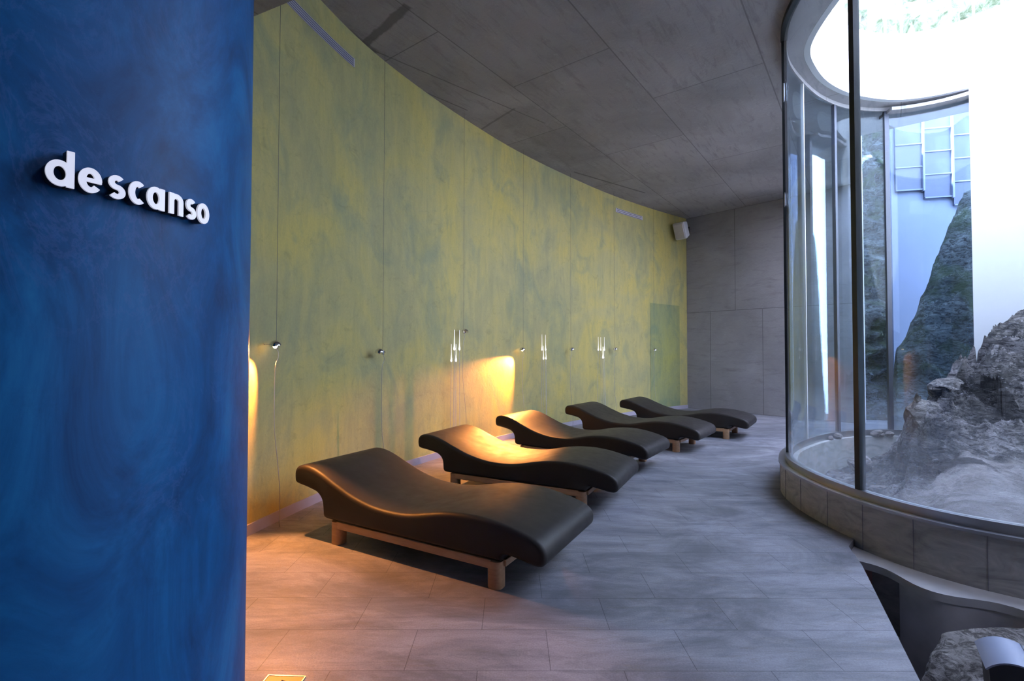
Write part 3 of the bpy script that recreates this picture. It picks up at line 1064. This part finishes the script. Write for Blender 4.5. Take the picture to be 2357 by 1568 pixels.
# ================================================================== READING LAMPS ON CABLES
def lamp(k, slope, zl, lit, label, gap=.10, floor_end=None, tilt=.25, arm=.05):
    p, nrm, d = wall_at(slope)
    q = p + nrm * gap
    t_ = thing('reading_lamp', label, 'lamp', (q.x, q.y, 0), math.atan2(-d.y, -d.x), 'cable reading lamps along the green wall')
    # local x points along the wall towards the entrance, local y towards the room or wall
    bm = bmesh.new(); tube(bm, [(0, 0, zl - .03), (0, 0, CEIL)], .0016, 6)
    obj('suspension_cable', bm, M['cable'], t_)
    rnd = random.Random(k)
    pts = [(.0, 0, zl - .03), (-.022, 0, zl - .055), (-.02, 0, zl - .10), (.006, 0, zl - .15), (.012, 0, zl - .3), (.010, 0, zl - .6), (.0 + rnd.uniform(-.03, .0), 0, zl - .85), (-.045, .01, zl - 1.1), (-.04, .01, max(zl - 1.3, .02)), (-.05, .01, .003)]
    sp = spline([Vector(v) for v in pts], False, 6)
    bm = bmesh.new(); tube(bm, sp, .0026, 6)
    obj('power_cord', bm, M['cord'], t_)
    # head: shallow chrome dish on a short arm
    hx = arm
    bm = bmesh.new()
    lathe(bm, [(0, .030), (.012, .030), (.026, .024), (.040, .010), (.044, -.004), (.041, -.004), (.036, .008), (.022, .018), (.0, .020)], 28, Matrix.Translation((hx, 0, zl)) @ Matrix.Rotation(tilt, 4, 'Y'))
    hd = obj('lamp_head', bm, M['chrome'], t_, smooth=40)
    bm = bmesh.new()
    lathe(bm, [(0, .015), (.012, .011), (.016, 0), (.011, -.011), (0, -.016)], 16, Matrix.Translation((hx, 0, zl - .012)))
    obj('bulb', bm, M['bulb'] if lit else M['chrome'], hd, smooth=60)
    bm = bmesh.new()
    tube(bm, [(hx - .035, 0, zl + .012), (-.012, 0, zl)], .004, 8)
    bx(bm, (-.014, -.009, zl - .03), (.008, .009, zl + .014), None, .002)
    tube(bm, [(-.012, 0, zl), (-.035, 0, zl - .006)], .006, 8)
    obj('clamp_arm', bm, M['chrome'], t_, smooth=40)
    return t_, q
lamp(1, -.514, 1.352, True, 'lit reading lamp on a cable beside the edge of the blue column', arm=.0 + .012)
lamp(2, -.2845, 1.302, False, 'unlit reading lamp on a cable above the nearest lounger', arm=.055, tilt=.35)
lamp(3, -.1133, 1.565, False, 'unlit reading lamp set highest, right beside a cluster of glass drops', arm=-.035, tilt=-.3)
lamp(4, .0122, 1.335, True, 'lit reading lamp casting a bright oval glow on the green wall', arm=.02)
lamp(5, .1124, 1.345, False, 'unlit reading lamp between the two far clusters of glass drops', arm=-.03)
lamp(6, .2037, 1.355, False, 'unlit reading lamp just right of the furthest cluster of glass drops', arm=-.03)
lamp(7, .2868, 1.34, False, 'tiny unlit reading lamp beside the green door in the far corner', arm=-.02)

# stray second fitting tip of the first lamp: counterweight ball on a thin rod
l1 = D.objects['reading_lamp']
bm = bmesh.new(); tube(bm, [(.02, 0, 1.353), (.125, 0, 1.353)], .0012, 6)
lathe(bm, [(0, .006), (.006, 0), (0, -.006)], 10, Matrix.Translation((.128, 0, 1.353)))
obj('counterweight', bm, M['chrome'], l1)

def spot(name, loc, target, energy, size, color, blend=.25, radius=.008):
    ld = D.lights.new(name, 'SPOT')
    ld.energy = energy; ld.spot_size = size; ld.spot_blend = blend; ld.color = color; ld.shadow_soft_size = radius
    o = D.objects.new(name, ld); C.objects.link(o)
    o.location = loc
    o.rotation_euler = (Vector(target) - Vector(loc)).to_track_quat('-Z', 'Y').to_euler()
    return o
WARM = (1.0, .34, .075)
p, nrm, d = wall_at(-.514); q1 = p + nrm * .10
b1 = Vector((q1.x, q1.y, 1.308))
spot('lamp_beam', b1, b1 + Vector((.10, -1.1, -.9)), 260, math.radians(100), WARM, .3)
p, nrm, d = wall_at(.0122); q4 = p + nrm * .10
b4 = Vector((q4.x - .012, q4.y - .016, 1.292))
spot('lamp_beam', b4, b4 + Vector((-.42, -.72, -.84)), 720, math.radians(85), WARM, .6)

# ================================================================== GLASS DROP CLUSTERS
def drops(slope, ups, downs, label, gap=.09, floor=0.01):
    p, nrm, d = wall_at(slope)
    q = p + nrm * gap
    t_ = thing('glass_drop_cluster', label, 'glass drops', (q.x, q.y, 0), math.atan2(d.y, d.x), 'glass drop clusters along the green wall')
    for k, (x, z, s) in enumerate([(a, 1.335, 1) for a in ups] + [(a, 1.19, .85) for a in downs]):
        yy = .02 * ((k % 2) * 2 - 1)
        bm = bmesh.new()
        H = .24 * s
        prof = [(0, -.018), (.007, -.016), (.0125, -.006), (.0125, .004), (.0095, .02), (.006, .045), (.0038, .08), (.0026, .14), (.0018, H), (0, H + .002)]
        lathe(bm, prof, 14, Matrix.Translation((x, yy, z)))
        dr = obj('glass_drop', bm, M['drop'], t_, smooth=60)
        bm = bmesh.new()
        tube(bm, [(x, yy, z - .015), (x * 1.15, yy, .6), (x * 1.35, yy, floor)], .0032, 6)
        obj('stem', bm, M['acrylic'], dr)
    bm = bmesh.new()
    xs = [x * 1.35 for x in ups + downs]
    bx(bm, (min(xs) - .03, -.05, 0), (max(xs) + .03, .05, .014), None, .003)
    obj('base_plate', bm, M['alu'], t_)
drops(-.1285, [-.055, .0, .05], [-.062, -.02, .032], 'cluster of six lit glass drops on stems, closest to the blue column')
drops(.0575, [-.085, .065], [-.045, .075], 'cluster of four lit glass drops on stems, middle one of three', )
drops(.178, [-.14, .0, .06, .12], [.005, .085], 'cluster of six lit glass drops on stems, furthest along the wall')

# ================================================================== VENTS, DOOR, SPEAKER
def wall_patch(sa, sb, z0, z1, off0, off1):
    a, _, _ = wall_at(sa); b, _, _ = wall_at(sb)
    seg = [p for p in WP if a.y < p.y < b.y]
    path = [a] + seg + [b]
    bm = bmesh.new()
    ribbon(bm, offset_path(path, off1, False), offset_path(path, off0, False), z0, z1, False)
    return bm
def vent(sa, sb, z, label, slots):
    r = obj('air_vent', wall_patch(sa, sb, z - .042, z + .042, -.01, .006), M['vent'], smooth=30)
    for k in range(slots):
        zz = z - .03 + k * .06 / (slots - 1)
        obj('slot', wall_patch(sa + .002, sb - .002, zz - .0055, zz + .0055, .0, .0085), M['vent_dark'], r)
    return tag(r, label, 'air vent', 'linear air vents high on the green wall')
vent(-.56, -.333, 4.115, 'long louvred air vent high on the green wall near the blue column', 4)
vent(.2165, .2720, 4.13, 'short pale air vent high on the green wall near the far corner', 3)

bm = wall_patch(.2875, .348, .08, 2.35, -.01, .006)
dg = D.materials['green_stucco'].copy(); dg.name = 'green_door'
for nd in dg.node_tree.nodes:
    if nd.type == 'BSDF_PRINCIPLED':
        src = nd.inputs['Base Color'].links[0].from_socket
        mx = dg.node_tree.nodes.new('ShaderNodeMix'); mx.data_type = 'RGBA'; mx.blend_type = 'MULTIPLY'
        mx.inputs[0].default_value = 1
        dg.node_tree.links.new(src, mx.inputs[6]); mx.inputs[7].default_value = (.62, .76, .85, 1)
        dg.node_tree.links.new(mx.outputs[2], nd.inputs['Base Color'])
door = struct('door_1', bm, dg, smooth=30)

# speaker in the corner
sp_ = thing('speaker', 'white box loudspeaker mounted in the far top corner of the room', 'speaker', (3.80, 10.70, 4.02), math.radians(-50))
bm = bmesh.new()
bx(bm, (-.14, -.13, -.19), (.14, .11, .19), None, .03)
for v in bm.verts:
    if v.co.y > 0: v.co.x *= .72; v.co.z *= .86
bmesh.ops.rotate(bm, verts=bm.verts, cent=(0, 0, 0), matrix=Matrix.Rotation(.38, 3, 'X'))
obj('cabinet', bm, M['plastic'], sp_, smooth=35)
bm = bmesh.new()
bx(bm, (-.11, -.142, -.16), (.11, -.128, .16), None, .006)
bmesh.ops.rotate(bm, verts=bm.verts, cent=(0, 0, 0), matrix=Matrix.Rotation(.38, 3, 'X'))
obj('grille', bm, M['vent'], sp_)
bm = bmesh.new()
tube(bm, [(0, .1, 0), (0, .22, .02)], .025, 10)
bx(bm, (-.05, .20, -.08), (.05, .24, .10))
obj('bracket', bm, M['dark_metal'], sp_)

# ================================================================== FLOOR BOX
fb = thing('floor_box', 'small square metal floor box lid set in the marble floor', 'floor outlet', (-.905, 1.885, 0), -.05)
bm = bmesh.new()
bx(bm, (-.072, -.072, .0), (.072, .072, .003), None, .0012)
obj('lid', bm, M['brass'], fb)
bm = bmesh.new()
bx(bm, (-.078, -.078, 0), (.078, -.073, .004)); bx(bm, (-.078, .073, 0), (.078, .078, .004))
bx(bm, (-.078, -.073, 0), (-.073, .073, .004)); bx(bm, (.073, -.073, 0), (.078, .073, .004))
obj('rim', bm, M['alu'], fb)
bm = bmesh.new()
lathe(bm, [(0, .006), (.008, .006), (.010, .003), (0, .003)], 14, Matrix.Translation((.028, .035, 0)))
tube(bm, [(-.005, .045, .0055), (.028, .035, .0055)], .0022, 6)
obj('latch', bm, M['dark_metal'], fb)

# ================================================================== ROCK PIT
def pit_pt(u, v):
    x = .92 + u * 7.4; y = -3.9 + v * 7.2
    z = -.58 + .16 * (fbm(Vector((x * 1.3, y * 1.3, 2)), 6) - .9) + ss(2.5, 3.3, x) * .22
    return (x, y, z)
bm = grid_surface(170, 170, pit_pt)
tag(obj('pit_ground', bm, M['pit_rock'], smooth=38), 'rough stony bottom of the pit beside the marble floor', 'ground')

# ledge that runs along the foot of the curb
lidx = [i for i in arc_glass if CP[i].y < 3.62 and CP[i].x < 4.6]
lo = [CP[i] for i in lidx]
lo2 = [offset_path(CP, -.20 - .05 * math.sin(i * .5), True)[i] for i in lidx]
bm = bmesh.new()
ribbon(bm, lo, lo2, -.095, -.05, False)
tag(obj('stone_ledge', bm, M['plaster'], smooth=38), 'rough grey stone ledge along the foot of the curb over the pit', 'ledge')

# plastered block under the ledge
bm = bmesh.new()
bidx = [i for i in lidx if CP[i].x > 2.50]
ba = [offset_path(CP, -.195 - .05 * math.sin(i * .5), True)[i] for i in bidx]
bb = [CP[i] for i in bidx]
ribbon(bm, bb, ba, -.75, -.096, False)
tag(obj('foundation_block', bm, simple('dark_plaster', (.42, .41, .42), .85, var=.45, scale=5), smooth=38), 'dark plastered foundation block beneath the stone ledge', 'foundation')
# brick patch at the back of the hollow
bm = bmesh.new(); bx(bm, (-.35, -.05, -.13), (.22, .05, .06))
o = obj('brick_patch', bm, M['brick']); o.location = (2.48, 3.32, -.16); o.rotation_euler = (0, 0, .15)
tag(o, 'pinkish brickwork at the back of the hollow under the ledge', 'brickwork')

tag(boulder('boulder', (2.40, 2.38, -.28), (.54, .27, .27), 61, M['pit_rock'], 5, .25), 'broad flat-topped boulder in the pit below the plastered block', 'rock', 'boulders in the pit')
tag(boulder('boulder', (2.02, 2.02, -.50), (.40, .26, .22), 65, M['pit_rock'], 4, .5), 'pale boulder at the pit\'s edge in front of the flat-topped one', 'rock', 'boulders in the pit')
tag(boulder('boulder', (2.95, 2.22, -.30), (.28, .17, .17), 71, M['pit_rock'], 4, .1), 'boulder in the pit behind the grey hooded floodlight', 'rock', 'boulders in the pit')
for k, (x, y, z, r, lab) in enumerate([(2.43, 2.47, -.13, .050, 'rounded pebble lying on the pit boulder, left one of the two'), (2.56, 2.43, -.13, .045, 'rounded pebble lying on the pit boulder, right one of the two')]):
    tag(boulder('pebble', (x, y, z), (r * 1.3, r, r * .7), 80 + k, M['pale_rock'], 3), lab, 'stone', 'pebbles in the pit')

# hooded floodlight
fl_ = thing('floodlight', 'grey-blue hooded floodlight standing in the pit at the lower right', 'floodlight', (2.02, 1.975, 0), -.62)
def arch(bm, r, zc, a, y0, y1, th, n=16):
    rows = []
    for rr in (r, r - th):
        for y in (y0, y1):
            rows.append([bm.verts.new((rr * math.sin(-a + 2 * a * k / n), y, zc + rr * math.cos(-a + 2 * a * k / n))) for k in range(n + 1)])
    A, B, A2, B2 = rows
    for k in range(n):
        bm.faces.new((A[k], A[k + 1], B[k + 1], B[k])); bm.faces.new((A2[k], B2[k], B2[k + 1], A2[k + 1]))
        bm.faces.new((A[k], A2[k], A2[k + 1], A[k + 1])); bm.faces.new((B[k], B[k + 1], B2[k + 1], B2[k]))
    bm.faces.new((A[0], B[0], B2[0], A2[0])); bm.faces.new((A[n], A2[n], B2[n], B[n]))
    return bm
bm = bmesh.new(); arch(bm, .115, -.017, .95, -.115, .105, .006)
hood = obj('hood', bm, M['hood'], fl_, smooth=40)
bm = bmesh.new()
sa = .42
bx(bm, (.1165 * math.sin(sa) - .002, -.114, -.017 + .1165 * math.cos(sa) - .003), (.1165 * math.sin(sa) + .002, .104, -.017 + .1165 * math.cos(sa) + .001))
obj('seam', bm, M['housing'], hood)
bm = bmesh.new()
n = 16; prof = [(.108 * math.sin(-.85 + 1.7 * k / n), -.017 + .108 * math.cos(-.85 + 1.7 * k / n)) for k in range(n + 1)]
prof += [(.072, -.10), (.055, -.26), (-.055, -.26), (-.072, -.10)]
fr1 = [bm.verts.new((x, -.10, z)) for x, z in prof]; bk1 = [bm.verts.new((x * .96, .09, z)) for x, z in prof]
for k in range(len(prof)):
    l = (k + 1) % len(prof); bm.faces.new((fr1[k], fr1[l], bk1[l], bk1[k]))
bm.faces.new(fr1); bm.faces.new(bk1[::-1])
obj('housing', bm, M['housing'], fl_, smooth=40)
bm = bmesh.new(); lathe(bm, [(0, -.62), (.09, -.62), (.09, -.60), (.035, -.58), (.035, -.255), (0, -.255)], 20)
obj('stand', bm, M['housing'], fl_, smooth=40)

# ================================================================== LIGHT
w = D.worlds.new('sky'); sc.world = w; w.use_nodes = True
wn = w.node_tree.nodes; wn.clear()
wo = wn.new('ShaderNodeOutputWorld'); bg = wn.new('ShaderNodeBackground')
tcw = wn.new('ShaderNodeTexCoord'); sep = wn.new('ShaderNodeSeparateXYZ'); rmp = wn.new('ShaderNodeValToRGB')
w.node_tree.links.new(tcw.outputs['Generated'], sep.inputs[0])
w.node_tree.links.new(sep.outputs['Z'], rmp.inputs['Fac'])
rmp.color_ramp.elements[0].color = (.76, .79, 1, 1); rmp.color_ramp.elements[1].color = (.66, .71, 1, 1)
w.node_tree.links.new(rmp.outputs[0], bg.inputs['Color'])
bg.inputs['Strength'].default_value = 19.0
w.node_tree.links.new(bg.outputs[0], wo.inputs['Surface'])
# portals over the openings (they only steer sampling of the sky)
def portal(loc, sx, sy, rot=(0, 0, 0)):
    ld = D.lights.new('sky_portal', 'AREA'); ld.shape = 'RECTANGLE'; ld.size = sx; ld.size_y = sy
    ld.cycles.is_portal = True
    o = D.objects.new('sky_portal', ld); C.objects.link(o); o.location = loc; o.rotation_euler = rot
portal((4.35, 4.2, 5.23), 3.3, 3.5)
portal((3.75, .4, 4.72), 1.8, 1.3)
sun = D.lights.new('sun', 'SUN'); sun.energy = 85; sun.angle = .03; sun.color = (.90, .90, 1)
so = D.objects.new('sun', sun); C.objects.link(so)
so.rotation_euler = Vector((.8, -.03, -.85)).to_track_quat('-Z', 'Y').to_euler()

# ================================================================== CAMERA
cam = D.cameras.new('camera'); co = D.objects.new('camera', cam); C.objects.link(co)
cam.sensor_width = 36; cam.sensor_fit = 'HORIZONTAL'; cam.lens = 1107.95 / 2357 * 36
cam.clip_start = .05; cam.clip_end = 200
co.location = (0, 0, 1.305)
co.rotation_euler = (PI / 2 + .0226, -.0012, 0)
sc.camera = co
